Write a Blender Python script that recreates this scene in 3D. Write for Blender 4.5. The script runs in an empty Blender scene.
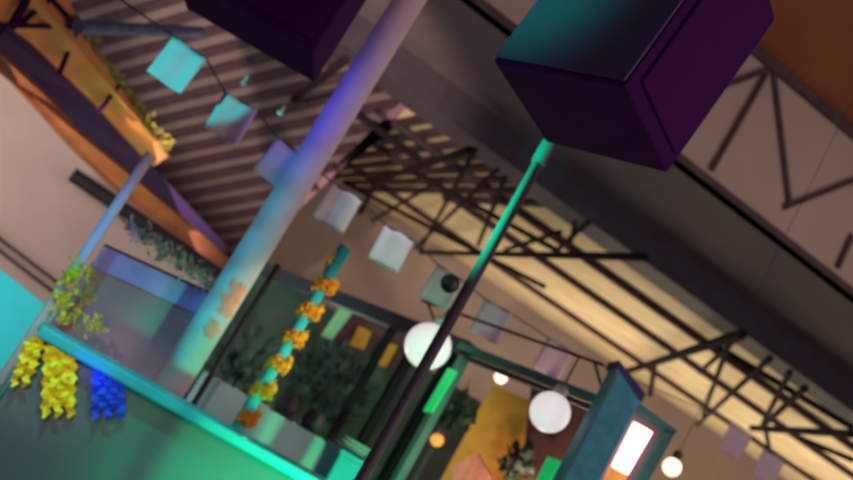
import bpy, bmesh, math, random
from mathutils import Vector as V
random.seed(7)
S = bpy.context.scene
COL = S.collection
# ------------------------------------------------------------------ camera
YAW, PIT, ROLL, FPX = math.radians(18), math.radians(12), math.radians(30), 1000.0
EYE = V((0, 0, 1.6))
Z = V((0, 0, 1))
FW = V((math.sin(YAW)*math.cos(PIT), math.cos(YAW)*math.cos(PIT), math.sin(PIT)))
R0 = V((math.cos(YAW), -math.sin(YAW), 0))
U0 = R0.cross(FW)
RR = math.cos(ROLL)*R0 + math.sin(ROLL)*U0
UU = -math.sin(ROLL)*R0 + math.cos(ROLL)*U0
from mathutils import Matrix
cam = bpy.data.objects.new('camera', bpy.data.cameras.new('camera'))
COL.objects.link(cam)
cam.matrix_world = Matrix(((RR.x, UU.x, -FW.x, EYE.x), (RR.y, UU.y, -FW.y, EYE.y), (RR.z, UU.z, -FW.z, EYE.z), (0, 0, 0, 1)))
cam.data.sensor_width = 36
cam.data.lens = FPX*36/853
cam.data.clip_end = 200
cam.data.dof.use_dof = True            # the photograph is soft all over: focused too near
cam.data.dof.focus_distance = 2.0
cam.data.dof.aperture_fstop = 3.4
S.camera = cam

FV = V((math.sin(YAW), math.cos(YAW), 0))
def ray(px, py): return FW*FPX + RR*(px-426.5) - UU*(py-240)
def P(px, py, d): return EYE + ray(px, py)*(d/FPX)
def onP(px, py, p0, n):
    r = ray(px, py); return EYE + r*((p0-EYE).dot(n)/r.dot(n))
def onY(px, py, y): return onP(px, py, V((0, y, 0)), V((0, 1, 0)))

# ------------------------------------------------------------------ materials
def lin(c):
    return tuple(((x/255/12.92) if x/255 <= .04045 else ((x/255+.055)/1.055)**2.4) for x in c)
def mat(name, rgb, rough=.6, metal=0, noise=.25, scale=8, emit=None, bump=.0, sheen=0, trans=0, alpha=1, spec=.5):
    m = bpy.data.materials.new(name); m.use_nodes = True
    nt = m.node_tree; b = nt.nodes['Principled BSDF']
    c = lin(rgb)
    b.inputs['Roughness'].default_value = rough
    b.inputs['Metallic'].default_value = metal
    b.inputs['Specular IOR Level'].default_value = spec
    tc = nt.nodes.new('ShaderNodeTexCoord'); no = nt.nodes.new('ShaderNodeTexNoise')
    no.inputs['Scale'].default_value = scale; no.inputs['Detail'].default_value = 4
    nt.links.new(tc.outputs['Object'], no.inputs['Vector'])
    r = nt.nodes.new('ShaderNodeValToRGB')
    r.color_ramp.elements[0].position = .3; r.color_ramp.elements[1].position = .7
    r.color_ramp.elements[0].color = tuple(x*(1-noise) for x in c)+(1,)
    r.color_ramp.elements[1].color = tuple(min(1, x*(1+noise)) for x in c)+(1,)
    nt.links.new(no.outputs['Fac'], r.inputs['Fac'])
    nt.links.new(r.outputs['Color'], b.inputs['Base Color'])
    if bump:
        bp = nt.nodes.new('ShaderNodeBump'); bp.inputs['Strength'].default_value = bump
        nt.links.new(no.outputs['Fac'], bp.inputs['Height']); nt.links.new(bp.outputs['Normal'], b.inputs['Normal'])
    if emit:
        b.inputs['Emission Color'].default_value = lin(emit[0])+(1,); b.inputs['Emission Strength'].default_value = emit[1]
    if trans: b.inputs['Transmission Weight'].default_value = trans
    if alpha < 1: b.inputs['Alpha'].default_value = alpha
    return m
def stripes(m, freq, dark, axis='X', rot=0, lo=.35, hi=.6):
    """repeat dark bands (cladding joints) into a material's own colour"""
    nt = m.node_tree; b = nt.nodes['Principled BSDF']
    src = b.inputs['Base Color'].links[0].from_socket
    tc = nt.nodes.new('ShaderNodeTexCoord'); w = nt.nodes.new('ShaderNodeTexWave')
    w.wave_type = 'BANDS'; w.bands_direction = axis; w.inputs['Scale'].default_value = freq
    w.inputs['Distortion'].default_value = .3
    nt.links.new(tc.outputs['Object'], w.inputs['Vector'])
    r = nt.nodes.new('ShaderNodeValToRGB')
    r.color_ramp.elements[0].position = lo; r.color_ramp.elements[1].position = hi
    r.color_ramp.elements[0].color = (dark, dark, dark, 1); r.color_ramp.elements[1].color = (1, 1, 1, 1)
    nt.links.new(w.outputs['Fac'], r.inputs['Fac'])
    mx = nt.nodes.new('ShaderNodeMix'); mx.data_type = 'RGBA'; mx.blend_type = 'MULTIPLY'; mx.inputs[0].default_value = 1
    nt.links.new(src, mx.inputs[6]); nt.links.new(r.outputs['Color'], mx.inputs[7])
    nt.links.new(mx.outputs[2], b.inputs['Base Color'])
    return m

# ------------------------------------------------------------------ mesh helpers
def prism(bm, pts, t):
    n = len(pts); t = V(t)
    a = [bm.verts.new(V(p)) for p in pts]; b = [bm.verts.new(V(p)+t) for p in pts]
    bm.faces.new(a); bm.faces.new(b[::-1])
    for i in range(n): bm.faces.new((a[i], b[i], b[(i+1) % n], a[(i+1) % n]))
def box(bm, c, sx, sy, sz, ax=None):
    c = V(c); X, Y, ZZ = ax if ax else (V((1, 0, 0)), V((0, 1, 0)), Z)
    X = X*sx/2; Y = Y*sy/2; ZZ = ZZ*sz/2
    prism(bm, [c-X-Y-ZZ, c+X-Y-ZZ, c+X+Y-ZZ, c-X+Y-ZZ], ZZ*2)
def frame_of(d):
    d = d.normalized(); a = Z if abs(d.z) < .9 else V((1, 0, 0))
    x = d.cross(a).normalized(); return x, d.cross(x)
def tube(bm, p, q, r, r2=None, n=12):
    p, q = V(p), V(q); r2 = r if r2 is None else r2
    x, y = frame_of(q-p)
    rings = []
    for c, rr in ((p, r), (q, r2)):
        rings.append([bm.verts.new(c + x*rr*math.cos(2*math.pi*i/n) + y*rr*math.sin(2*math.pi*i/n)) for i in range(n)])
    for i in range(n): bm.faces.new((rings[0][i], rings[0][(i+1) % n], rings[1][(i+1) % n], rings[1][i]))
    bm.faces.new(rings[0][::-1]); bm.faces.new(rings[1])
def path(bm, pts, r, n=8):
    rings = []
    for k, p in enumerate(pts):
        d = V(pts[min(k+1, len(pts)-1)])-V(pts[max(k-1, 0)])
        x, y = frame_of(d)
        rings.append([bm.verts.new(V(p)+x*r*math.cos(2*math.pi*i/n)+y*r*math.sin(2*math.pi*i/n)) for i in range(n)])
    for a, b in zip(rings, rings[1:]):
        for i in range(n): bm.faces.new((a[i], a[(i+1) % n], b[(i+1) % n], b[i]))
    bm.faces.new(rings[0][::-1]); bm.faces.new(rings[-1])
def ball(bm, c, r, sub=2, jit=0, sc=(1, 1, 1)):
    g = bmesh.ops.create_icosphere(bm, subdivisions=sub, radius=1)
    for v in g['verts']:
        k = r*(1+random.uniform(-jit, jit))
        v.co = V(c)+V((v.co.x*k*sc[0], v.co.y*k*sc[1], v.co.z*k*sc[2]))
def lathe(bm, c, prof, n=20):
    c = V(c); rings = []
    for r, z in prof:
        rings.append([bm.verts.new(c+V((r*math.cos(2*math.pi*i/n), r*math.sin(2*math.pi*i/n), z))) for i in range(n)])
    for a, b in zip(rings, rings[1:]):
        for i in range(n): bm.faces.new((a[i], a[(i+1) % n], b[(i+1) % n], b[i]))
    bm.faces.new(rings[0][::-1]); bm.faces.new(rings[-1])
def leaf(bm, c, d, w, l):
    """a small folded petal / leaf"""
    d = V(d).normalized(); s = d.cross(V((random.uniform(-1, 1), random.uniform(-1, 1), random.uniform(-1, 1)))).normalized()
    n = d.cross(s)
    a = [V(c), V(c)+d*l*.5+s*w*.5+n*w*.2, V(c)+d*l, V(c)+d*l*.5-s*w*.5+n*w*.2]
    prism(bm, a, n*w*.06)
def new(): return bmesh.new()
def wloc(o):
    l = V(o.location)
    while o.parent: o = o.parent; l += V(o.location)
    return l
def obj(name, bm, m, parent=None, base=None, smooth=False, bevel=0):
    bmesh.ops.recalc_face_normals(bm, faces=bm.faces)
    if parent is None:
        if base is None:
            xs = [v.co for v in bm.verts]; n = len(xs)
            base = V((sum(v.x for v in xs)/n, sum(v.y for v in xs)/n, min(v.z for v in xs)))
        off = V(base)
    else: off = wloc(parent)
    for v in bm.verts: v.co -= off
    me = bpy.data.meshes.new(name); bm.to_mesh(me); bm.free()
    me.materials.append(m)
    if smooth:
        for p in me.polygons: p.use_smooth = True
    o = bpy.data.objects.new(name, me); COL.objects.link(o)
    if parent: o.parent = parent
    else: o.location = off
    if bevel:
        md = o.modifiers.new('bevel', 'BEVEL'); md.width = bevel; md.segments = 2; md.limit_method = 'ANGLE'
    return o
def tag(o, label, cat, group=None):
    o['label'] = label; o['category'] = cat
    if group: o['group'] = group
    return o
def thing(name, loc, label, cat, group=None):
    o = bpy.data.objects.new(name, None); COL.objects.link(o); o.location = V(loc)
    o.empty_display_size = .1
    return tag(o, label, cat, group)
def struct(name, bm, m, **k):
    o = obj(name, bm, m, **k); o['kind'] = 'structure'; return o

# ------------------------------------------------------------------ palette
M = dict(
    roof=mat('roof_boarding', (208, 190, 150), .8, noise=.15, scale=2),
    roofleft=mat('roof_boarding_shaded', (112, 96, 100), .85, noise=.15, scale=2),  # purple shade on the left slope put into a darker roof colour
    pipe=mat('blue_pipe', (74, 86, 124), .6),
    lining=mat('purple_lining', (74, 46, 96), .85, noise=.12, scale=2),
    ydull=mat('dull_leaf', (128, 118, 44), .85, noise=.4, scale=40),
    rib=mat('roof_rib_steel', (70, 54, 63), .95, spec=.05),
    steel=mat('truss_steel', (34, 27, 33), .95, spec=.05),
    lattice=mat('girder_paint', (92, 76, 80), .9, spec=.1),
    soffit=mat('dark_soffit', (84, 72, 80), .85, noise=.12, scale=1.5),
    beam=mat('dark_beam', (48, 40, 54), .7),
    pale=mat('pale_cladding', (186, 170, 152), .85, noise=.06, scale=1.2),
    brown=mat('orange_lit_boards', (150, 90, 55), .8, noise=.08, scale=1.5),  # orange light on the near roof is put into the board colour
    farwall=mat('far_wall_plaster', (142, 128, 122), .9, noise=.12, scale=1),
    floor=mat('concrete_floor', (105, 100, 98), .7, noise=.2, scale=1.2),
    darkwall=mat('dark_purple_wall', (165, 122, 150), .9, noise=.12, scale=1),
    beige=mat('beige_plaster', (196, 178, 164), .9, noise=.05, scale=1.5),
    orange=mat('amber_lit_panel', (235, 162, 92), .75, noise=.12, scale=3),  # orange light on the strip is put into the panel colour
    bronze=mat('bronze_fascia', (150, 92, 58), .6, noise=.2, scale=5),
    speaker=mat('speaker_purple_cast', (50, 8, 66), .9, noise=.06, scale=30, spec=.1),  # purple ambient light put into the near-black colour
    grille=mat('speaker_grille', (54, 8, 68), .9, noise=.1, scale=200, spec=.1),  # same purple light put into the grille colour
    speaker_side=mat('speaker_side_lit', (58, 50, 84), .7, noise=.06, scale=30),  # lighter colour for the side that the teal light falls on
    pole=mat('painted_pole', (200, 184, 186), .75, noise=.1, scale=6, spec=.1),
    salmon=mat('salmon_paint', (232, 140, 110), .7, noise=.15, scale=20),
    darkpole=mat('dark_pole', (36, 30, 36), .5),
    mast=mat('grey_mast', (70, 64, 72), .5, noise=.1, spec=.3),
    counter=mat('counter_panel', (92, 116, 114), .6, noise=.04, scale=2),
    polecyan=mat('turquoise_paint', (50, 165, 168), .5, noise=.08, scale=6, spec=.2),
    rail=mat('counter_rail', (40, 190, 200), .4, noise=.05),
    cyan=mat('cyan_lit_wall', (60, 205, 210), .7, noise=.05),  # cyan light on the wall is put into its colour
    marigold=mat('marigold_paper', (255, 150, 20), .8, noise=.25, scale=40),
    yellow=mat('yellow_paper', (240, 228, 20), .8, noise=.25, scale=50),
    yleaf=mat('yellow_green_paper', (190, 180, 50), .8, noise=.4, scale=40),
    blue=mat('blue_paper', (30, 80, 245), .8, noise=.25, scale=50),
    paper=mat('flag_paper', (185, 168, 180), .8, noise=.06, scale=10),
    tinsel=mat('tinsel', (150, 160, 140), .4, noise=.6, scale=25),
    banner=mat('purple_grey_cloth', (168, 128, 146), .85, noise=.08, scale=4),
    band=mat('lavender_band', (165, 150, 225), .8, noise=.15, scale=8),
    dark=mat('dark_green_wall', (62, 72, 62), .85, noise=.5, scale=2),
    cloth=mat('grey_tablecloth', (150, 172, 168), .85, noise=.1, scale=3),
    chair=mat('dark_chair', (50, 38, 48), .6),
    teal=mat('teal_frame', (50, 110, 105), .45, noise=.2),
    tealbox=mat('teal_board', (50, 150, 165), .6, noise=.25, scale=14),
    navy=mat('navy_cap', (32, 36, 90), .6),
    ochre=mat('ochre_wall', (205, 135, 30), .8, noise=.3, scale=2.5),
    maroon=mat('maroon_board', (86, 52, 54), .8, noise=.2),
    plant=mat('plant_leaf', (34, 50, 38), .7, noise=.4, scale=10),
    globe=mat('globe_glass', (235, 232, 230), .4, noise=.01, emit=((238, 232, 230), .75)),
    tubelamp=mat('lit_tube', (255, 240, 225), .4, noise=.01, emit=((255, 232, 222), 2)),
    warm=mat('warm_bulb', (255, 210, 170), .4, noise=.01, emit=((255, 215, 185), 2.0)),
    ember=mat('orange_bulb', (250, 160, 70), .4, noise=.01, emit=((245, 150, 70), .7)),
    green=mat('lit_green_panel', (20, 200, 110), .5, noise=.05, emit=((10, 205, 110), .45)),
    greensign=mat('lit_pale_green_sign', (110, 165, 115), .5, noise=.15, emit=((110, 160, 110), .22)),
    white=mat('white_plate', (205, 205, 200), .4, noise=.05),
    tealcrate=mat('teal_crate', (30, 150, 170), .6, noise=.08),
    cable=mat('cable', (40, 34, 40), .7),
)

# ------------------------------------------------------------------ the hall
bm = new(); box(bm, (4, 9, -.1), 60, 50, .2); struct('floor', bm, M['floor'])
XL, XR = -14, 30
def roofz(y): return 5.05 + .108*(y-10)
# far roof underside: boarding rising gently away on the right, a steeper slope coming down on the left
XS, YB1, YB2 = 2.6, 20.2, 17.2
def leftz(y): return 5.95-.6*(y-11)
bm = new()
prism(bm, [V((XS, 9.9, roofz(9.9))), V((XR, 9.9, roofz(9.9))), V((XR, YB1, roofz(YB1))), V((XS, YB1, roofz(YB1)))], (0, 0, .12))
struct('ceiling', bm, M['roof'])
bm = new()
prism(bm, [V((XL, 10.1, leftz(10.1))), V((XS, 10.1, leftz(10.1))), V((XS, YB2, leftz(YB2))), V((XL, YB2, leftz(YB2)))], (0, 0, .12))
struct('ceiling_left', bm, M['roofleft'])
def battens(name, P0, N, pa, pb, pc, pd, x0, x1, y0, y1):
    """slanting battens under a boarded slope"""
    b0, b1 = onP(*pa, P0, N), onP(*pb, P0, N)
    bd = (b1-b0).normalized(); bs = N.normalized().cross(bd)
    if bs.y < 0: bs = -bs
    pitch_ = abs((onP(*pd, P0, N)-onP(*pc, P0, N)).dot(bs))
    bm = new()
    for k in range(-150, 150):
        c = b0+bs*pitch_*k
        lo, hi = -80, 80
        for ax_, mn, mx_ in ((0, x0, x1), (1, y0, y1)):
            t0, t1 = (mn-c[ax_])/bd[ax_], (mx_-c[ax_])/bd[ax_]
            lo, hi = max(lo, min(t0, t1)), min(hi, max(t0, t1))
        if hi-lo < .3: continue
        w = bs*pitch_*.45
        prism(bm, [c+bd*lo, c+bd*hi, c+bd*hi+w, c+bd*lo+w], N.normalized()*.05)
    struct(name, bm, M['rib'])
battens('trim_1', V((0, 11, 5.95-.06)), V((0, .6, 1)), (240, 116), (350, 91), (270, 100), (270, 118), XL, XS-.05, 10.3, YB2-.1)
battens('trim_5', V((0, 10, roofz(10)-.06)), V((0, -.108, 1)), (350, 140), (430, 122), (390, 120), (390, 135), XS+.05, 4.6, 10.1, 20)
bm = new(); prism(bm, [V((XS, 10.1, leftz(10.1))), V((XS, YB2, leftz(YB2))), V((XS, YB1, leftz(YB2))), V((XS, YB1, roofz(YB1))), V((XS, 11.4, roofz(11.4)))], (.08, 0, 0)); struct('wall_right', bm, M['darkwall'])
bm = new(); box(bm, ((XL+XS)/2, YB2+.06, leftz(YB2)/2), XS-XL, .12, leftz(YB2)); struct('wall_far', bm, M['darkwall'])
for i, y in enumerate((11.5, 13.6, 17)):
    bm = new(); box(bm, ((XS+XR)/2, y, roofz(y)-.05), XR-XS, .1, .09); struct('trim_%d' % (i+2), bm, M['rib'])
bm = new(); box(bm, ((XS+XR)/2, YB1+.1, 3.1), XR-XS, .2, 6.2); struct('wall_back', bm, M['farwall'])
ZT = (onY(758, 45, 7.9).z+onY(853, 135, 7.9).z)/2
# dark valley beam, soffit, pale lattice strip, near roof
bm = new(); box(bm, ((XL+XR)/2, 9.95, 5.16), XR-XL, .5, .36); struct('trim_6', bm, M['beam'])
bm = new(); prism(bm, [V((XL, 7.9, 5.34)), V((XR, 7.9, 5.34)), V((XR, 10.2, 5.34)), V((XL, 10.2, 5.34))], (0, 0, .1)); struct('ceiling_soffit', bm, M['soffit'])
bm = new(); prism(bm, [V((XL, 7.9, 5.34)), V((XR, 7.9, 5.34)), V((XR, 7.9, ZT+.04)), V((XL, 7.9, ZT+.04))], (0, .1, 0)); struct('wall_clerestory', bm, M['pale'])
bm = new(); prism(bm, [V((XL, 8, ZT)), V((XR, 8, ZT)), V((XR, -4, 8.6)), V((XL, -4, 8.6))], (0, 0, .1)); struct('ceiling_near', bm, M['brown'])
# lattice girder in front of the pale strip: chords and diagonals
g = thing('lattice_girder', (8, 7.8, 5.34), 'dark steel lattice girder of thin diagonals in front of the pale strip', 'girder')
for nm, zz, hh in (('top_chord', ZT-.05, .09), ('bottom_chord', 5.38, .05)):
    bm = new(); box(bm, ((XL+XR)/2, 7.862, zz), XR-XL, .07, hh); obj(nm, bm, M['lattice'], g)
def lat(p, q, r=.026):
    bm = new(); tube(bm, onY(*p, 7.862), onY(*q, 7.862), r, n=8); obj('diagonal', bm, M['lattice'], g)
lat((768, 72), (712, 170)); lat((774, 72), (790, 205)); lat((768, 70), (700, 95)); lat((784, 208), (853, 181)); lat((853, 235), (838, 268)); lat((853, 181), (905, 170))

# roof trusses, drawn on the plane just under the roof
RP, RN = V((0, 10, roofz(10)-.34)), V((0, -.108, 1))
def onR(px, py, dz=0): return onP(px, py, RP-V((0, 0, dz)), RN)
def truss(name_label, segs):
    pts = [(onR(*p), onR(*q), r, nm) for nm, p, q, r in segs]
    c = pts[0][0]
    t = thing('roof_truss', c, name_label, 'truss', 'steel roof trusses under the lit roof')
    for p, q, r, nm in pts:
        bm = new(); tube(bm, p, q, r, n=8); obj(nm, bm, M['steel'], t)
truss('dark steel roof truss crossing behind the mast and its green-lit top', [
    ('chord', (405, 252), (645, 257), .045), ('chord', (345, 183), (545, 287), .04),
    ('strut', (420, 250), (475, 150), .03), ('strut', (415, 248), (497, 170), .03), ('strut', (478, 245), (505, 178), .03),
    ('strut', (505, 250), (560, 232), .03), ('strut', (555, 252), (588, 222), .03), ('strut', (570, 246), (575, 222), .025),
    ('strut', (365, 225), (440, 180), .03), ('chord', (345, 245), (378, 178), .05), ('chord', (372, 182), (470, 150), .045),
    ('chord', (410, 170), (560, 252), .035)])
truss('dark steel roof truss at the right above the warm round bulb', [
    ('chord', (752, 428), (853, 434), .055), ('chord', (625, 372), (742, 334), .06),
    ('strut', (655, 362), (650, 395), .05), ('strut', (730, 340), (703, 415), .035), ('strut', (770, 358), (697, 425), .04),
    ('strut', (790, 372), (762, 425), .035), ('strut', (805, 388), (765, 424), .045), ('strut', (742, 334), (700, 372), .035),
    ('chord', (800, 438), (853, 460), .04), ('strut', (765, 426), (770, 452), .04), ('chord', (715, 345), (853, 428), .04)])
truss('purple dark roof truss between the big pole and the first paper flags', [
    ('chord', (238, 142), (345, 60), .05), ('chord', (225, 70), (300, 128), .05), ('chord', (345, 105), (420, 160), .05)])

# ------------------------------------------------------------------ left side: beige wall, amber strip, cyan-lit wall
def quad(name, pts, t, m, st=True, **k):
    bm = new(); prism(bm, pts, t)
    return struct(name, bm, m) if st else obj(name, bm, m, **k)
YB = 13.0
fl = lambda p: V((p.x, p.y, 0))
A, B = onY(-260, -40, YB), onY(330, 330, YB)
quad('wall_left', [V((A.x, YB, 0)), V((B.x, YB, 0)), V((B.x, YB, B.z)), onY(232, 268, YB), onY(85, 160, YB), onY(5, 70, YB), V((A.x, YB, onY(5, 70, YB).z))], (0, .15, 0), M['beige'])
# sloping bronze fascia and amber canopy above it: nearer at the upper left
D = lambda px: 6.2 + max(-60, px)*.017
def strip(pp, t): return [P(x_, y_, D(x_)) for x_, y_ in pp]
am = thing('amber_canopy', P(60, 60, D(60)), 'amber lit canopy strip sloping down at the upper left under the dark roof', 'canopy')
bm = new(); prism(bm, strip([(-60, -110), (45, -40), (78, 26), (122, 92), (165, 155), (150, 165), (98, 108), (30, 42), (-60, -20)], 0), FW*.12); obj('panel', bm, M['orange'], am)
bm = new(); prism(bm, strip([(-60, -20), (30, 42), (98, 108), (150, 165), (225, 244), (220, 256), (130, 185), (80, 135), (20, 72), (-60, 0)], 0), FW*.2-Z*.03); obj('dark_lining', bm, M['lining'], am)
bm = new(); prism(bm, strip([(-60, 5), (18, 68), (80, 132), (130, 180), (232, 262), (226, 272), (120, 195), (72, 150), (10, 82), (-60, 22)], 0), FW*.14); obj('fascia', bm, M['bronze'], am)
for p, q, r in (((37, -20), (12, 26), .03), ((0, 25), (78, 27), .018), ((22, 22), (55, -5), .02), ((45, -8), (80, 30), .02), ((78, 27), (60, 72), .02), ((119, 86), (99, 111), .016), ((0, 28), (-20, 60), .03)):
    bm = new(); tube(bm, P(*p, D(p[0])-.3), P(*q, D(q[0])-.3), r, n=8); obj('brace', bm, M['speaker'], am)
bm = new(); tube(bm, P(78, 27, 6.9), P(200, 32, 9.0), .05, n=10); tag(obj('roof_pipe', bm, M['pipe']), 'blue tinted round pipe running level past the top of the first flag', 'pipe')
# leafy yellow trim along the canopy edge
bm = new()
for k in range(70):
    t = k/69; x_ = 72+t*95; y_ = 22+t*130
    for q in range(2):
        leaf(bm, P(x_+random.uniform(-1, 7), y_+random.uniform(-6, 3), D(x_)-.08), (random.uniform(-1, 1), random.uniform(-.4, .4), random.uniform(-1, 1)), .05, .07)
tag(obj('leaf_garland', bm, M['ydull']), 'thin dull yellow garland along the upper edge of the amber canopy', 'garland')
bm = new(); tube(bm, onY(72, 174, 12.6), onY(235, 285, 12.6), .09); tag(obj('wall_pipe', bm, M['darkpole']), 'dark thick pipe running along the beige wall above the purple panel', 'pipe')
bm = new(); tube(bm, onY(-30, 216, 12.7), onY(62, 286, 12.7), .02); tube(bm, onY(-30, 228, 12.7), onY(60, 297, 12.7), .02); tag(obj('wall_cable', bm, M['cable']), 'pair of thin dark cables on the beige wall above the cyan-lit wall', 'cable')
c1, c2 = onY(-120, 176, 8), onY(60, 316, 8)
quad('wall_cyan_lit', [V((c1.x, 8, 0)), V((c2.x, 8, 0)), c2, c1], (0, .12, 0), M['cyan'])

# ------------------------------------------------------------------ counter in front
YC = 4.5
e1, e2 = onY(46, 331, YC), onY(335, 484, YC)
ZC = (e1.z+e2.z)/2
XA, XB = e1.x, e2.x+.18
ct = thing('stall_counter', ((XA+XB)/2, YC+.15, 0), 'long grey panelled stall counter lit green at its right end', 'counter')
bm = new(); prism(bm, [V((XA, YC, 0)), V((XB, YC, 0)), V((XB, YC, ZC-.05)), V((XA, YC, ZC-.05))], (0, .3, 0)); obj('front_panel', bm, M['counter'], ct, bevel=.006)
bm = new(); box(bm, ((XA+XB)/2, YC+.14, ZC-.025), XB-XA+.05, .4, .055); obj('top_rail', bm, M['rail'], ct, bevel=.012)
bm = new(); box(bm, ((XA+XB)/2, YC-.005, .06), XB-XA-.02, .03, .12); obj('kick_plate', bm, M['darkpole'], ct)

YP = YC+.52
def vpole(name, pm, r, y, ztop, m, label, cat='pole', group=None, base_r=None):
    p = onY(*pm, y)
    t = thing(name, (p.x, y, 0), label, cat, group)
    bm = new(); tube(bm, (p.x, y, 0), (p.x, y, ztop), r, n=24); obj('shaft', bm, m, t, smooth=False)
    bm = new(); lathe(bm, (p.x, y, 0), [(r*2.2, 0), (r*2.2, .012), (r*1.4, .02), (r*1.25, .06)]); obj('base_plate', bm, M['darkpole'], t)
    return t, p
def smooth_shaft(t):
    for c in t.children:
        if c.name.startswith('shaft'):
            for p in c.data.polygons: p.use_smooth = len(p.vertices) == 4
# big pole
big, bp = vpole('support_pole', (288, 196), .083, YP, 6.9, M['pole'], 'thick round pole lit cyan and blue rising behind the counter to the roof', 'pole'); smooth_shaft(big)
def patch(px, py, w, h, ang):
    c = onY(px, py, YP); bm = new(); n = 7; rows = 6; R = .0865; vs = []
    for j in range(rows+1):
        row = []
        for i in range(n+1):
            wob = w*(1+.35*math.sin(j*2.3+px))*(1-.3*abs(j/rows-.5))
            a = ang+(i/n-.5)*wob+.15*math.sin(j*1.9)
            row.append(bm.verts.new(V((bp.x+R*math.sin(a), YP-R*math.cos(a), c.z+(j/rows-.5)*h+.012*math.sin(i*2+j)))))
        vs.append(row)
    for j in range(rows):
        for i in range(n): bm.faces.new((vs[j][i], vs[j][i+1], vs[j+1][i+1], vs[j+1][i]))
    o = obj('paint_patch', bm, M['salmon'], big); o['label'] = 'ragged salmon patch on the pole'
    md = o.modifiers.new('solid', 'SOLIDIFY'); md.thickness = .003
patch(234, 302, 1.0, .17, .25); patch(212, 330, .7, .08, .1)
# corner post
cp, cpp = vpole('corner_post', (106, 222), .026, YP-.1, onY(147, 152, YP-.1).z, M['pole'], 'thin blue and violet lit corner post with yellow leaves at its foot', 'post'); smooth_shaft(cp)
# dark post
dp, dpp = vpole('stall_post', (237, 333), .016, YP+.16, onY(274, 262, YP+.16).z, M['darkpole'], 'slim near-black stall post just right of the thick pole', 'post'); smooth_shaft(dp)
# garlanded pole
gp, gpp = vpole('garland_pole', (290, 340), .034, YP-.02, onY(344, 246, YP-.02).z, M['polecyan'], 'slim turquoise pole spirally wrapped in an orange garland', 'pole'); smooth_shaft(gp)
bm = new()
zs = onY(244, 422, YP-.02).z; ze = onY(333, 262, YP-.02).z
turns = 6
for k in range(420):
    t = k/419; a = t*turns*2*math.pi - 1.1
    z_ = zs+(ze-zs)*t
    frontness = .5+.5*math.cos(a)
    c = V((gpp.x+.008+.035*math.sin(a), YP-.02-.035*math.cos(a), z_-.02*math.sin(a)))
    out = V((math.sin(a), -math.cos(a), random.uniform(-.6, .6)))
    for q in range(3):
        leaf(bm, c+V((random.uniform(-.008, .008), 0, random.uniform(-.034, .034))), out+V((random.uniform(-.6, .6), random.uniform(-.4, .4), random.uniform(-.6, .6))), (.012+.016*max(0, frontness)), .022+.012*max(0, math.sin(a+.6)))
tag(obj('marigold_garland', bm, M['marigold']), 'orange marigold garland spiralling up the slim turquoise pole', 'garland')
# yellow leaf bunch on the corner post foot
def bunch(name, pix, y, m, n, w, l, label):
    bm = new()
    for k in range(n):
        px, py = random.choice(pix); c = onY(px+random.uniform(-7, 7), py+random.uniform(-7, 7), y+random.uniform(-.05, .04))
        leaf(bm, c, (random.uniform(-1, 1), random.uniform(-1, .3), random.uniform(-1, 1)), w, l)
    return tag(obj(name, bm, m), label, 'garland')
bunch('leaf_garland', [(76, 268), (70, 278), (66, 290), (62, 300), (60, 312), (82, 272)], YP-.14, M['yellow'], 110, .018, .04, 'bright yellow leaf garland tied round the thin corner post')
bunch('leaf_garland', [(92, 282), (86, 296), (78, 310), (72, 318)], YP-.22, M['yleaf'], 60, .016, .04, 'dull olive leaf sprig hanging just right of the corner post')
bunch('leaf_garland', [(95, 325), (104, 328), (90, 320), (84, 330)], YP-.2, M['yleaf'], 40, .012, .045, 'small olive sprig on the lower part of the purple panel')
# paper fringes on the front
def fringe(px0, px1, py_top0, py_top1, py_bot, m, label, n=5, lean=0):
    bm = new(); y = YC-.03
    for k in range(n):
        t = k/(n-1); x_ = px0+(px1-px0)*t; ytop = py_top0+(py_top1-py_top0)*t
        pts = []
        rows = 12; yb = py_bot+(8 if k % 2 == 0 else -3)
        w = (px1-px0)/n*.8
        L, R_ = [], []
        for j in range(rows+1):
            s = j/rows; yy = ytop+(yb-ytop)*s
            cx = x_+lean*s + 1.8*(1 if j % 2 else -1)
            ww = w*(1 if j < rows else .35)
            yo = y-.012*math.sin(j*1.7+k)-.004*(k % 2)
            L.append(onY(cx-ww, yy, yo)); R_.append(onY(cx+ww, yy, yo))
        for j in range(rows):
            prism(bm, [L[j], R_[j], R_[j+1], L[j+1]], (0, -.004, 0))
    o = obj('paper_fringe', bm, m); tag(o, label, 'fringe', 'paper fringes hanging on the counter front')
fringe(28, 45, 341, 328, 379, M['yellow'], 'yellow paper fringe blown out past the counter corner, leftmost of three', 4, -15)
fringe(48, 73, 345, 350, 410, M['yellow'], 'yellow paper fringe on the counter front, between another yellow one and the blue', 5, -3)
fringe(97, 122, 360, 374, 412, M['blue'], 'blue paper fringe hanging from the counter rail', 5, -2)

# purple-grey panel between corner post and big pole
pn = thing('cloth_banner', onY(105, 362, YP+.16), 'purple-grey cloth banner with a lavender top band between two poles', 'banner')
yq = YP+.16
bm = new(); prism(bm, [onY(44, 330, yq), onY(165, 392, yq), onY(208, 314, yq), onY(92, 262, yq)], (0, .02, 0)); obj('cloth', bm, M['banner'], pn)
bm = new(); prism(bm, [onY(92, 266, yq-.012), onY(206, 318, yq-.012), onY(218, 298, yq-.012), onY(104, 246, yq-.012)], (0, .04, 0)); o = obj('top_band', bm, M['band'], pn)
bm = new(); tube(bm, onY(104, 245, yq+.01), onY(219, 297, yq+.01), .008); obj('hanging_rod', bm, M['darkpole'], pn)
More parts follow.
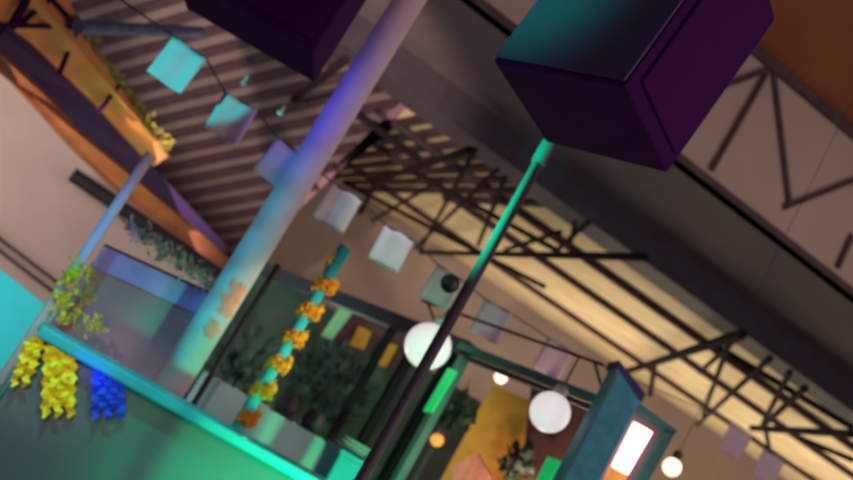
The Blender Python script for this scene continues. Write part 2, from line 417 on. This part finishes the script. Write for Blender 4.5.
# tinsel garland
bm = new(); yt = YP+.1
for k in range(200):
    t = random.random(); c = onY(128+90*t+random.uniform(-7, 7), 224+64*t+random.uniform(-8, 8), yt+random.uniform(-.03, .03))
    leaf(bm, c, (random.uniform(-1, 1), random.uniform(-1, 1), random.uniform(-1, 1)), .02, .055)
tp = [onY(113, 210, YP-.09)]+[onY(124+95*t/8, 221+67*t/8, yt) for t in range(9)]+[onY(238, 299, YP+.06)]
path(bm, tp, .006)
tag(obj('tinsel_garland', bm, M['tinsel']), 'pale green and white tinsel garland above the lavender band', 'garland')

# ------------------------------------------------------------------ dark mast in front, speakers
YM = 3.6
ms, mp = vpole('mast', (452, 317), .0235, YM, onY(549, 143, YM).z, M['mast'], 'slim free-standing dark mast with green lit top in front of the stall', 'mast'); smooth_shaft(ms)
bm = new(); tube(bm, (mp.x, YM, onY(549, 143, YM).z-.1), (mp.x, YM, onY(549, 143, YM).z+.0), .032, n=16); obj('end_cap', bm, M['darkpole'], ms)
bm = new(); c = onY(453, 285, YM); ball(bm, c-V((.01, -.01, 0)), .04, 2, 0, (1, .8, 1)); o = obj('clamp_knob', bm, M['darkpole'], ms)

def topz(): return 7.2
ZS = 2.78
def onZ(px, py, z): return onP(px, py, V((0, 0, z)), Z)
qa, qb, qc, qd = onZ(492, 61, ZS), onZ(625, 86, ZS), onZ(667, 175, ZS), onZ(546, 143, ZS)
qc = (qc + (qb+qd-qa))/2
H = .62
EX = Z*H + R0*.07 - FV*.04
sp = thing('hanging_speaker', (qa+qb+qc+qd)/4, 'big dark purple hanging loudspeaker with a teal lit side, right of the mast top', 'speaker', 'hanging loudspeakers')
bm = new(); prism(bm, [qa, qb, qc, qd], EX); obj('cabinet', bm, M['speaker'], sp, bevel=.012)
# lighter panel for the teal-lit A-B face, grille on the B-C face
def facepanel(p, q, z0, z1, m_, nm, inset=.025, th=.012):
    d = (q-p).normalized(); nrm = d.cross(Z)
    if nrm.dot(EYE-p) < 0: nrm = -nrm
    p2, q2 = p+d*inset, q-d*inset
    bm = new(); prism(bm, [p2+EX*(z0/H), q2+EX*(z0/H), q2+EX*(z1/H), p2+EX*(z1/H)], nrm*th)
    return obj(nm, bm, m_, sp, bevel=.006)
facepanel(qa, qb, .012, H-.03, M['speaker_side'], 'side_panel', .006)
facepanel(qb, qc, .05, H-.04, M['grille'], 'grille', .045)
mid = (qa+qb+qc+qd)/4
for p in (qa, qb, qc, qd):
    w = mid+(p-mid)*.8
    bm = new(); w = w+EX; tube(bm, w, V((w.x, w.y, ZT+(8-w.y)*((8.6-ZT)/12))), .006, n=8); obj('hanging_rod', bm, M['cable'], sp)
# second speaker, square on at top centre
d2 = 4.0
k0, k1 = P(301, 71, d2), P(160, -12, d2)
rx = V((k0.x-k1.x, k0.y-k1.y, 0)).normalized(); ry = V((-rx.y, rx.x, 0))
wd = (V((k0.x, k0.y, 0))-V((k1.x, k1.y, 0))).length
zb = (k0.z+k1.z)/2+.1
c = V(((k0.x+k1.x)/2, (k0.y+k1.y)/2, zb))+ry*.2
s2 = thing('hanging_speaker', c, 'dark purple hanging loudspeaker seen square on left of the thick pole', 'speaker', 'hanging loudspeakers')
bm = new(); box(bm, c+Z*.4, wd, .4, .8, (rx, ry, Z)); obj('cabinet', bm, M['speaker'], s2, bevel=.012)
bm = new(); box(bm, c+Z*.4-ry*.205, wd-.06, .02, .74, (rx, ry, Z)); obj('grille', bm, M['grille'], s2, bevel=.006)
for sx in (-1, 1):
    w = c+rx*sx*wd*.4+Z*.8
    bm = new(); tube(bm, w, V((w.x, w.y, ZT+(8-w.y)*((8.6-ZT)/12))), .006, n=8); obj('hanging_rod', bm, M['cable'], s2)

# ------------------------------------------------------------------ flags on a string
FL = [(177, 65, .8, 'fully cyan lit paper flag, first on the string at the upper left'),
      (231, 119, .78, 'paper flag half cyan and half grey, second on the string'),
      (280, 164, .8, 'grey-lilac paper flag partly behind the thick pole'),
      (337, 208, .84, 'grey paper flag just right of the thick pole above the garlanded pole'),
      (391, 249, .84, 'grey paper flag between the garlanded pole top and the mast'),
      (442, 288, .85, 'grey paper flag directly behind the mast'),
      (491, 322, .9, 'grey paper flag just right of the mast above the small warm bulb'),
      (553, 360, .95, 'grey paper flag above the lone white globe lamp, left of the teal pillar'),
      (668, 405, .95, 'grey paper flag just right of the teal pillar top'),
      (735, 442, .95, 'grey paper flag above right of the round white bulb'),
      (768, 468, .95, 'pale paper flag at the bottom right, last on the string')]
def fdep(px): return 1/(.2174-.0785*(px-176)/376)
tops = []
bulbs = []
for i, (px, py, s, lb) in enumerate(FL):
    if i == 8: continue
    d = fdep(px) if px < 600 else 9.6
    c = P(px, py, d); sz = .245*s if px < 600 else .27
    nx = P(px+10, py+8, fdep(px+10) if px < 600 else 9.7)-c; nx.z = 0
    ux = (R0*.85+V((nx.x, nx.y, 0)).normalized()*.15).normalized()
    tilt = random.uniform(-.1, .06)
    ax = ux*math.cos(tilt)+Z*math.sin(tilt); az = Z*math.cos(tilt)-ux*math.sin(tilt); an = ax.cross(az)
    bm = new(); n = 8; vs = []
    for j in range(n+1):
        row = []
        for q in range(n+1):
            u, v = q/n-.5, j/n-.5
            bow = .02*math.cos(u*3)*(.5-v)+.006*math.sin(u*9+i)
            row.append(bm.verts.new(c+ax*u*sz*.95+az*v*sz*1.05-an*bow))
        vs.append(row)
    for j in range(n):
        for q in range(n): bm.faces.new((vs[j][q], vs[j][q+1], vs[j+1][q+1], vs[j+1][q]))
    o = obj('paper_flag', bm, M['paper'], base=c-az*sz*.52, smooth=True)
    md = o.modifiers.new('solid', 'SOLIDIFY'); md.thickness = .003
    tag(o, lb, 'flag', 'square paper flags on the string')
    tops.append(c+az*sz*.525-ax*sz*.45); tops.append(c+az*sz*.525+ax*sz*.45)
first = P(70, -35, 4.05); bm = new()
path(bm, [first]+tops+[tops[-1]+(tops[-1]-tops[-5])*.8], .005)
tag(obj('flag_string', bm, M['cable']), 'thin dark string that carries the row of square paper flags', 'string')
for i, (px, py) in enumerate(((243, 83), (280, 113))):
    bm = new(); c = P(px, py, 5.6); ball(bm, c, .018, 2); lathe(bm, c+Z*.012, [(.01, 0), (.01, .03), (.006, .04)], 10)
    tag(obj('small_bulb', bm, M['white']), ('tiny pale bulb above the half cyan flag', 'tiny pale bulb just left of the thick pole above the third flag')[i], 'bulb')

# ------------------------------------------------------------------ stall interior behind the counter
dk = .62
bm = new(); box(bm, (3.0, 8.2, dk/2), 11, 5.6, dk); struct('floor_deck', bm, M['floor'])
YI = 9.6
w1, w2 = onY(222, 300, YI), onY(700, 470, YI)
bm = new(); prism(bm, [V((w1.x, YI, dk)), V((w2.x-1.2, YI, dk)), V((w2.x-1.2, YI, 2.62)), V((w1.x, YI, 2.62))], (0, .15, 0)); struct('wall_stall', bm, M['dark'])
# header with teal edge: runs from far left to near right
k1, k2 = P(268, 272, 8.4), P(602, 402, 5.6)
k2.z = k1.z = (k1.z+k2.z)/2
hd = (k2-k1).normalized(); hn = V((hd.y, -hd.x, 0))
if hn.dot(EYE-k1) < 0: hn = -hn
def K(px, py, off=0): return onP(px, py, k1-hn*off, hn)
kz = k1.z
ks = thing('market_stall', V((k1.x, k1.y, dk)), 'dark and teal framed stall front with a long header under the flags', 'stall')
s0 = K(462, 352); s0.z = kz
bm = new(); box(bm, (k1+s0)/2, (s0-k1).length+.1, .1, .1, (hd, hn, Z)); obj('header', bm, M['beam'], ks)
bm = new(); box(bm, (s0+k2)/2+hn*.02, (k2-s0).length, .08, .045, (hd, hn, Z)); o = obj('header', bm, M['teal'], ks); o['label'] = 'thin teal header rail'
bm = new(); box(bm, (s0+k2)/2-Z*.05, (k2-s0).length, .05, .03, (hd, hn, Z)); obj('inner_rail', bm, M['beam'], ks)
def kpost(px, py, w, m):
    p = K(px, py); bm = new(); box(bm, (p.x, p.y, (dk+kz-.05)/2), w, .07, kz-.05-dk, (hd, hn, Z)); return obj('post', bm, m, ks)
kpost(444, 395, .045, M['teal']); kpost(428, 400, .06, M['steel']); kpost(385, 400, .04, M['steel']); kpost(336, 428, .022, M['steel'])
# lit green strip on the teal post
bm = new(); prism(bm, [K(425, 412, -.05), K(433, 413, -.05), K(458, 372, -.05), K(450, 369, -.05)], hn*.02); tag(obj('green_light_strip', bm, M['green']), 'narrow green glowing strip on the stall post right of the mast', 'light')
# far maroon/ochre boards under the header on the left
def wallboard(name, pts, m, y, label, cat, t=.04, par=None):
    bm = new(); prism(bm, [onY(*p, y) for p in pts], (0, t, 0)); return tag(obj(name, bm, m, bevel=.004), label, cat)
wallboard('wall_board', [(318, 330), (352, 296), (420, 325), (396, 372)], M['maroon'], 9.5, 'maroon board on the dark stall wall behind the pale green sign', 'board')
wallboard('glowing_sign', [(322, 336), (332, 340), (355, 310), (343, 304)], M['greensign'], 9.35, 'pale green glowing sign on the maroon board right of the garlanded pole', 'sign', .05)
wallboard('picture', [(350, 345), (364, 350), (372, 332), (360, 326)], M['ochre'], 9.42, 'small ochre picture on the maroon board right of the green sign', 'picture')
wallboard('picture', [(370, 362), (386, 368), (398, 346), (384, 340)], M['ochre'], 9.42, 'larger ochre picture on the maroon board beside the dark stall post', 'picture')
wallboard('light_speck', [(298, 382), (304, 384), (312, 370), (306, 367)], M['greensign'], 9.4, 'tiny pale green light speck on the dark wall above the two vases', 'sign', .03)  # speck of green light built as a small glowing plate
# plants: dark foliage along the wall
def bush(name, px, py, y, n, spread, label, m=M['plant'], l=.16):
    b = onY(px, py, y); t = thing(name, (b.x, y, dk), label, 'plant')
    bm = new(); lathe(bm, (b.x, y, dk), [(.12, 0), (.16, .3), (.17, .32), (.14, .32)]); obj('pot', bm, M['darkpole'], t)
    bm = new(); tube(bm, (b.x, y, dk+.25), (b.x, y, b.z), .02, .008); obj('stem', bm, M['plant'], t)
    bm = new()
    for k in range(n):
        d = V((random.gauss(0, 1), random.gauss(0, 1), random.gauss(0, 1.2))); d = d.normalized()*random.random()**.4*spread
        leaf(bm, b+d, d+V((0, 0, random.uniform(-.5, .5))), .07, l)
    obj('foliage', bm, m, t)
bush('potted_plant', 238, 365, 8.6, 160, .28, 'dark bushy plant between the thick pole and the garland')
bush('potted_plant', 330, 385, 9.0, 200, .34, 'dark bushy plant below the pale green sign')
bush('potted_plant', 518, 462, 6.3, 90, .11, 'dark leafy plant in front of the ochre wall below the white globe lamp', l=.08)
bush('potted_plant', 452, 412, 6.9, 120, .15, 'dark leafy plant left of the ochre wall beside the green strip', l=.09)
# table with cloth, chairs
tc_ = onY(285, 436, 6.4)
ztab = onY(282, 416, 6.28).z
tt = thing('cloth_table', (tc_.x, 6.4, dk), 'long table under a plain grey cloth behind the counter', 'table')
tx0, tx1 = onY(200, 396, 6.4).x, onY(322, 450, 6.4).x
bm = new(); box(bm, ((tx0+tx1)/2, 6.4, ztab-.02), tx1-tx0, .6, .04); obj('top', bm, M['cloth'], tt, bevel=.01)
bm = new()
n = 40; ring0, ring1 = [], []
W_, D_ = (tx1-tx0)/2, .31
for k in range(160):
    t = k/160*4; s = int(t); f = t-s
    x_, y_ = [(-1+2*f, -1), (1, -1+2*f), (1-2*f, 1), (-1, 1-2*f)][s]
    wv = 1+.02*math.sin(k*1.3)
    ring0.append(bm.verts.new(V(((tx0+tx1)/2+x_*W_, 6.4+y_*D_, ztab-.001)))); ring1.append(bm.verts.new(V(((tx0+tx1)/2+x_*(W_+.02)*wv, 6.4+y_*(D_+.02)*wv, dk+.02))))
for k in range(160): bm.faces.new((ring0[k], ring0[(k+1) % 160], ring1[(k+1) % 160], ring1[k]))
obj('cloth_skirt', bm, M['cloth'], tt)
def vase(px, py, pxt, pyt, label):
    p = onY(px, py, 6.28); h = onY(pxt, pyt, 6.28).z-ztab
    t = thing('dark_vase', (p.x, 6.28, ztab), label, 'vase', 'dark vases on the grey table')
    bm = new(); lathe(bm, (p.x, 6.28, ztab), [(.045, 0), (.06, .02), (.075, h*.4), (.07, h*.7), (.05, h*.9), (.055, h), (.045, h), (.04, h*.9)]); obj('body', bm, M['chair'], t, smooth=True)
    bm = new(); lathe(bm, (p.x, 6.28, ztab+.0), [(.085, 0), (.095, .008), (.07, .012)]); obj('saucer', bm, M['plant'], t)
vase(281, 415, 287, 390, 'dark vase on the grey table nearer the garlanded pole')
vase(306, 433, 316, 410, 'dark vase on the grey table farther from the garlanded pole')
# plates and teal crate on the right end
pp = onY(355, 446, 6.0)
t = thing('side_table', (pp.x, 6.0, dk), 'small dark side table holding white plates beside the mast', 'table')
bm = new(); box(bm, (pp.x, 6.0, pp.z-.06), .3, .34, .03); obj('top', bm, M['darkpole'], t)
for sx in (-1, 1):
    for sy in (-1, 1):
        bm = new(); tube(bm, (pp.x+sx*.13, 6+sy*.14, dk), (pp.x+sx*.13, 6+sy*.14, pp.z-.07), .012); obj('leg', bm, M['darkpole'], t)
for k in range(3):
    bm = new(); lathe(bm, (pp.x+.012*k, 6.0, pp.z-.044+k*.026), [(.05, 0), (.06, .002), (.105, .016), (.108, .02), (.1, .02), (.055, .008)])
    tag(obj('plate', bm, M['white'], smooth=True), ('white plate, bottom of the stack beside the mast', 'white plate, middle of the stack beside the mast', 'white plate, top of the stack beside the mast')[k], 'plate', 'plates on the side table')
cq = onY(341, 466, 5.3)
t = thing('teal_crate', (cq.x, 5.3, 0), 'bright teal box standing behind the right end of the counter', 'box')
bm = new(); box(bm, (cq.x, 5.3, (cq.z+.06)/2), .17, .26, cq.z+.06); obj('body', bm, M['tealcrate'], t, bevel=.01)
bm = new(); box(bm, (cq.x, 5.3, cq.z+.07), .19, .28, .03); obj('lid', bm, M['tealcrate'], t, bevel=.006)

# right part: ochre wall, lamps, teal pillar
def onK(px, py, off): return K(px, py, off)
bm = new()
v1, v2 = onK(484, 400, 1.5), onK(590, 440, 1.5)
prism(bm, [V((v1.x, v1.y, dk)), V((v2.x, v2.y, dk)), V((v2.x, v2.y, kz+.1)), V((v1.x, v1.y, kz+.1))], -hn*.1); struct('wall_ochre', bm, M['ochre'])
bm = new(); prism(bm, [onK(535, 385, 1.42), onK(590, 405, 1.42), onK(570, 480, 1.42), onK(525, 480, 1.42)], hn*.05); tag(obj('wall_board', bm, M['maroon']), 'maroon board on the ochre wall behind the lone white globe lamp', 'board')
bm = new(); prism(bm, [onK(455, 470, 1.3), onK(480, 455, 1.3), onK(495, 480, 1.3), onK(460, 500, 1.3)], hn*.05); tag(obj('wall_board', bm, M['salmon']), 'salmon pink poster on the ochre wall at the bottom edge', 'poster')
def globe(px, py, off, r, label):
    c = K(px, py, off); t = thing('globe_lamp', c, label, 'lamp', 'white globe lamps in the stall')
    bm = new(); ball(bm, c, r, 4); obj('globe', bm, M['globe'], t, smooth=True)
    bm = new(); lathe(bm, c+Z*(r-.01), [(r*.35, 0), (r*.35, .05), (r*.15, .07)]); obj('cap', bm, M['white'], t)
    bm = new(); tube(bm, c+Z*(r+.04), V((c.x, c.y, kz+.16)), .006); obj('cord', bm, M['cable'], t)
    return c
# lamps hang from a bar set behind the header
ba, bb = K(405, 330, -.2), K(585, 400, -.2)
bm = new(); tube(bm, V((ba.x, ba.y, kz+.16)), V((bb.x, bb.y, kz+.16)), .009)
for t_ in (.04, .96):
    q_ = V((ba.x, ba.y, kz+.16)).lerp(V((bb.x, bb.y, kz+.16)), t_); tube(bm, q_, q_-hn*.22-Z*.12, .008)
tag(obj('lamp_bar', bm, M['steel']), 'thin dark bar on the stall header that carries the two globe lamps', 'bar')
gl1 = globe(428, 346, -.2, .150, 'white glowing globe lamp crossed by the mast')
gl2 = globe(550, 412, -.2, .113, 'white glowing globe lamp with clear view in front of the ochre wall')
def hang_bulb(c, r, m, label, ztop):
    t = thing('bare_bulb', c, label, 'lamp')
    bm = new(); ball(bm, c, r, 3); obj('bulb', bm, m, t, smooth=True)
    bm = new(); lathe(bm, c+Z*r*.9, [(r*.5, 0), (r*.5, r*.8), (r*.25, r)], 14); obj('socket', bm, M['darkpole'], t)
    bm = new(); tube(bm, c+Z*r*1.7, V((c.x, c.y, max(c.z+r*2.2, ztop))), .003); obj('cord', bm, M['cable'], t)
def bulb(px, py, off, r, m, label): hang_bulb(K(px, py, off), r, m, label, kz-.04)
bulb(501, 377, .35, .045, M['warm'], 'small warm white bulb under the stall header left of the lone globe')
bulb(437, 440, .8, .05, M['ember'], 'small orange bulb low beside the mast')
# right framed lamp
pq = P(672, 467, 7.5); hang_bulb(pq, .07, M['warm'], 'round white bulb at the far right of the green frame', ZT+(8-pq.y)*((8.6-ZT)/12))
dT = 5.3
ax = (R0, FV, Z)
fr = thing('lamp_case', P(650, 470, dT+.3), 'green framed lamp case right of the teal pillar', 'lamp')
d_ = dT+.3
bm = new(); prism(bm, [P(666, 428, d_), P(676, 432, d_), P(630, 515, d_), P(620, 510, d_)], FV*.06); obj('side_frame', bm, M['teal'], fr)
bm = new(); prism(bm, [P(630, 396, d_), P(626, 404, d_), P(672, 436, d_), P(678, 431, d_)], FV*.06); obj('top_frame', bm, M['teal'], fr)
bm = new(); prism(bm, [P(632, 402, d_+.1), P(668, 432, d_+.1), P(622, 512, d_+.1), P(580, 495, d_+.1)], FV*.05); obj('back_board', bm, M['banner'], fr)
bm = new(); tube(bm, P(643, 427, d_-.04), P(609, 490, d_-.04), .060, .048, n=20); o = obj('lit_tube', bm, M['tubelamp'], fr, smooth=False)
bm = new(); tube(bm, P(619, 470, d_-.05), P(606, 496, d_-.05), .056, .046, n=20); o = obj('tube_base', bm, M['ember'], fr); o['label'] = 'amber glowing lower end of the tube'
q_ = P(640, 470, d_+.14); bm = new(); tube(bm, (q_.x, q_.y, 0), (q_.x, q_.y, q_.z), .025); obj('stand', bm, M['darkpole'], fr)
# teal pillar with slanted top
pc = P(600, 470, dT)
def pil(px, py): return P(px+7, py-2, dT)
t = thing('teal_pillar', (pc.x, pc.y, 0), 'teal pillar board with slanted navy top beside the lit tube', 'pillar')
pl = [pil(612, 362), pil(641, 408), pil(628, 432)]
lx = pil(601, 388); lx2 = pil(641, 408)
dr = (V((lx2.x, lx2.y, 0))-V((lx.x, lx.y, 0))).normalized()
hw = (V((lx2.x, lx2.y, 0))-V((lx.x, lx.y, 0))).length*.8
b0 = V((lx.x, lx.y, 0)); zt0, zt1 = pil(612, 362).z, pil(641, 408).z
zt0 = pil(606, 366).z
bm = new(); prism(bm, [b0, b0+dr*hw, b0+dr*hw+Z*zt1, b0+Z*zt0], FV*.16); obj('board', bm, M['tealbox'], t, bevel=.006)
bm = new(); prism(bm, [b0+Z*zt0-dr*.01, b0+dr*(hw+.01)+Z*zt1, b0+dr*(hw+.01)+Z*(zt1+.05), b0+Z*(zt0+.04)-dr*.01], FV*.2-FV*.0); obj('cap', bm, M['navy'], t)
bm = new(); prism(bm, [b0-FV*.008, b0+dr*.02-FV*.008, b0+dr*.02+Z*zt0*.99-FV*.008, b0+Z*zt0*.99-FV*.008], FV*.01); obj('edge_strip', bm, M['teal'], t)
# green lit panel at the bottom
gq = K(547, 472, .2); bm = new()
prism(bm, [K(538, 482, .2), K(548, 487, .2), K(563, 463, .2), K(550, 458, .2)], hn*.03); tag(obj('green_sign', bm, M['green'], bevel=.006), 'bright green glowing sign at the bottom edge left of the teal pillar', 'sign')

# ------------------------------------------------------------------ lights
def light(kind, name, loc, energy, col, target=None, size=.1, angle=45, blend=.5, sy=None):
    l = bpy.data.lights.new(name, kind); l.energy = energy; l.color = lin(col)
    if kind == 'AREA':
        l.size = size
        if sy: l.shape = 'RECTANGLE'; l.size_y = sy
    else: l.shadow_soft_size = size
    if kind == 'SPOT': l.spot_size = math.radians(angle); l.spot_blend = blend
    o = bpy.data.objects.new(name, l); COL.objects.link(o); o.location = V(loc)
    if target is not None: o.rotation_euler = (V(target)-V(loc)).to_track_quat('-Z', 'Y').to_euler()
    return o
w = bpy.data.worlds.new('world'); S.world = w; w.use_nodes = True
w.node_tree.nodes['Background'].inputs['Color'].default_value = (.55, .42, .55, 1)
w.node_tree.nodes['Background'].inputs['Strength'].default_value = .45
# lamps washing the far roof from below, beyond the stall
for i, (x_, e) in enumerate(((4.5, 60), (9, 170), (13.5, 185), (18, 195), (23, 195))):
    light('AREA', 'roof_wash', (x_, 13.6, 2.3), e*.62, (255, 232, 200), (x_, 12.6, 6), 3.5)
    light('AREA', 'roof_wash', (x_, 18.0, 2.6), e*.45, (255, 232, 200), (x_, 16.5, 6), 3)
light('AREA', 'roof_wash', (.8, 9.2, 2.9), 13, (250, 212, 228), (0, 12.5, 5), 1.5)
light('AREA', 'wall_wash', (9, 15, 2.6), 70, (255, 228, 215), (10, 20, 3.6), 3.0)
# added soft fill from behind the viewer, brightening the dark hall
light('AREA', 'hall_fill', (5.2, -.6, 3.4), 105, (255, 222, 226), (1.2, 5.5, 1.8), 2.5)
light('AREA', 'hall_fill', (9, 1.0, 2.5), 110, (255, 225, 215), (9, 8, 6), 3.0)
light('SPOT', 'amber_wash', (-2.2, 3.0, 1.3), 4600, (255, 222, 190), P(52, 22, 6.2), .1, 30)
light('AREA', 'beige_wash', (-3.2, 8.6, 1.6), 190, (255, 235, 228), P(40, 220, 13), 3.0)
for tg, e, an in (((1.27, YP, 1.95), 520, 13), ((1.25, 5.9, 2.75), 26, 17), (onY(58, 346, YC), 190, 13)):
    light('SPOT', 'garland_spot', (3.5, 2.3, 2.4) if tg[0] > .5 else (-1.2, 1.2, 2.3), e, (255, 226, 205), tg, .06, an, .9)  # added narrow warm spots to brighten garland, flags and fringe
cl = V((-2.6, 3.6, 1.7))
cl = V((bp.x-1.15, 3.45, 1.1))
for px, py, e, an in ((212, 330, 42, 11), (228, 300, 46, 11), (250, 262, 58, 11), (272, 222, 64, 11), (294, 184, 60, 11)):
    light('SPOT', 'cyan_wash', cl, e, (0, 205, 250), onY(px, py, YP)-V((.05, 0, 0)), .02, an, .9)
for px, py, e, an in ((318, 144, 130, 10), (340, 104, 170, 10), (362, 66, 100, 10), (182, 382, 60, 9)):
    light('SPOT', 'violet_wash', cl, e, (70, 80, 255), onY(px, py, YP)-V((.05, 0, 0)), .02, an, .9)
for px, py, e, c in ((134, 174, 90, (90, 60, 255)), (114, 208, 130, (60, 40, 255)), (96, 240, 90, (80, 50, 255))):
    light('SPOT', 'violet_wash', V((cpp.x-.5, 3.4, 1.1)), e, c, onY(px, py, YP-.1), .02, 8, .9)
light('SPOT', 'flag_wash', (-2.0, 2.4, 1.4), 560, (0, 255, 240), P(182, 71, 4.7), .02, 7.9, .25)
light('SPOT', 'green_wash', (2.2, 2.4, .9), 480, (0, 255, 165), V((e2.x+.25, YC, 1.0)), .1, 66, 1)
light('SPOT', 'rail_wash', (-.6, 3.2, 3.6), 170, (0, 245, 250), V((.3, YC, ZC)), .05, 42, .9)
light('SPOT', 'mast_wash', (-.5, 3.1, 1.5), 6500, (0, 255, 180), onY(521, 190, YM), .05, 19, .9)
light('SPOT', 'speaker_wash', (-1.6, 1.7, 2.95), 380, (0, 240, 185), qa+Z*.3, .1, 16, 1)
light('SPOT', 'purple_wash', (1.2, 1.6, .4), 50, (225, 0, 205), sp.location+Z*.1, .1, 30, .9)  # weak magenta lights added below to tint the speakers' undersides
light('SPOT', 'purple_wash', (.4, 2.2, .4), 50, (225, 0, 205), s2.location+Z*.1, .1, 26, .9)
light('POINT', 'stall_fill', K(520, 505, .9), 22, (255, 220, 180), size=.01)  # unseen point fill added to brighten the stall interior
light('POINT', 'stall_fill', onY(290, 390, 7.6)+Z*.15, 24, (225, 255, 240), size=.005)
light('SPOT', 'table_wash', (1.3, 4.3, 4.2), 130, (225, 255, 250), onY(270, 425, 6.1), .02, 28, .9)  # spot added from above to brighten the grey table
light('SPOT', 'turquoise_wash', (-3.4, 5.5, 1.4), 700, (200, 255, 255), onY(15, 330, 8), .1, 60, .8)

vs = S.view_settings
vs.view_transform = 'Standard'; vs.look = 'None'; vs.exposure = 0; vs.gamma = 1; vs.use_curve_mapping = False
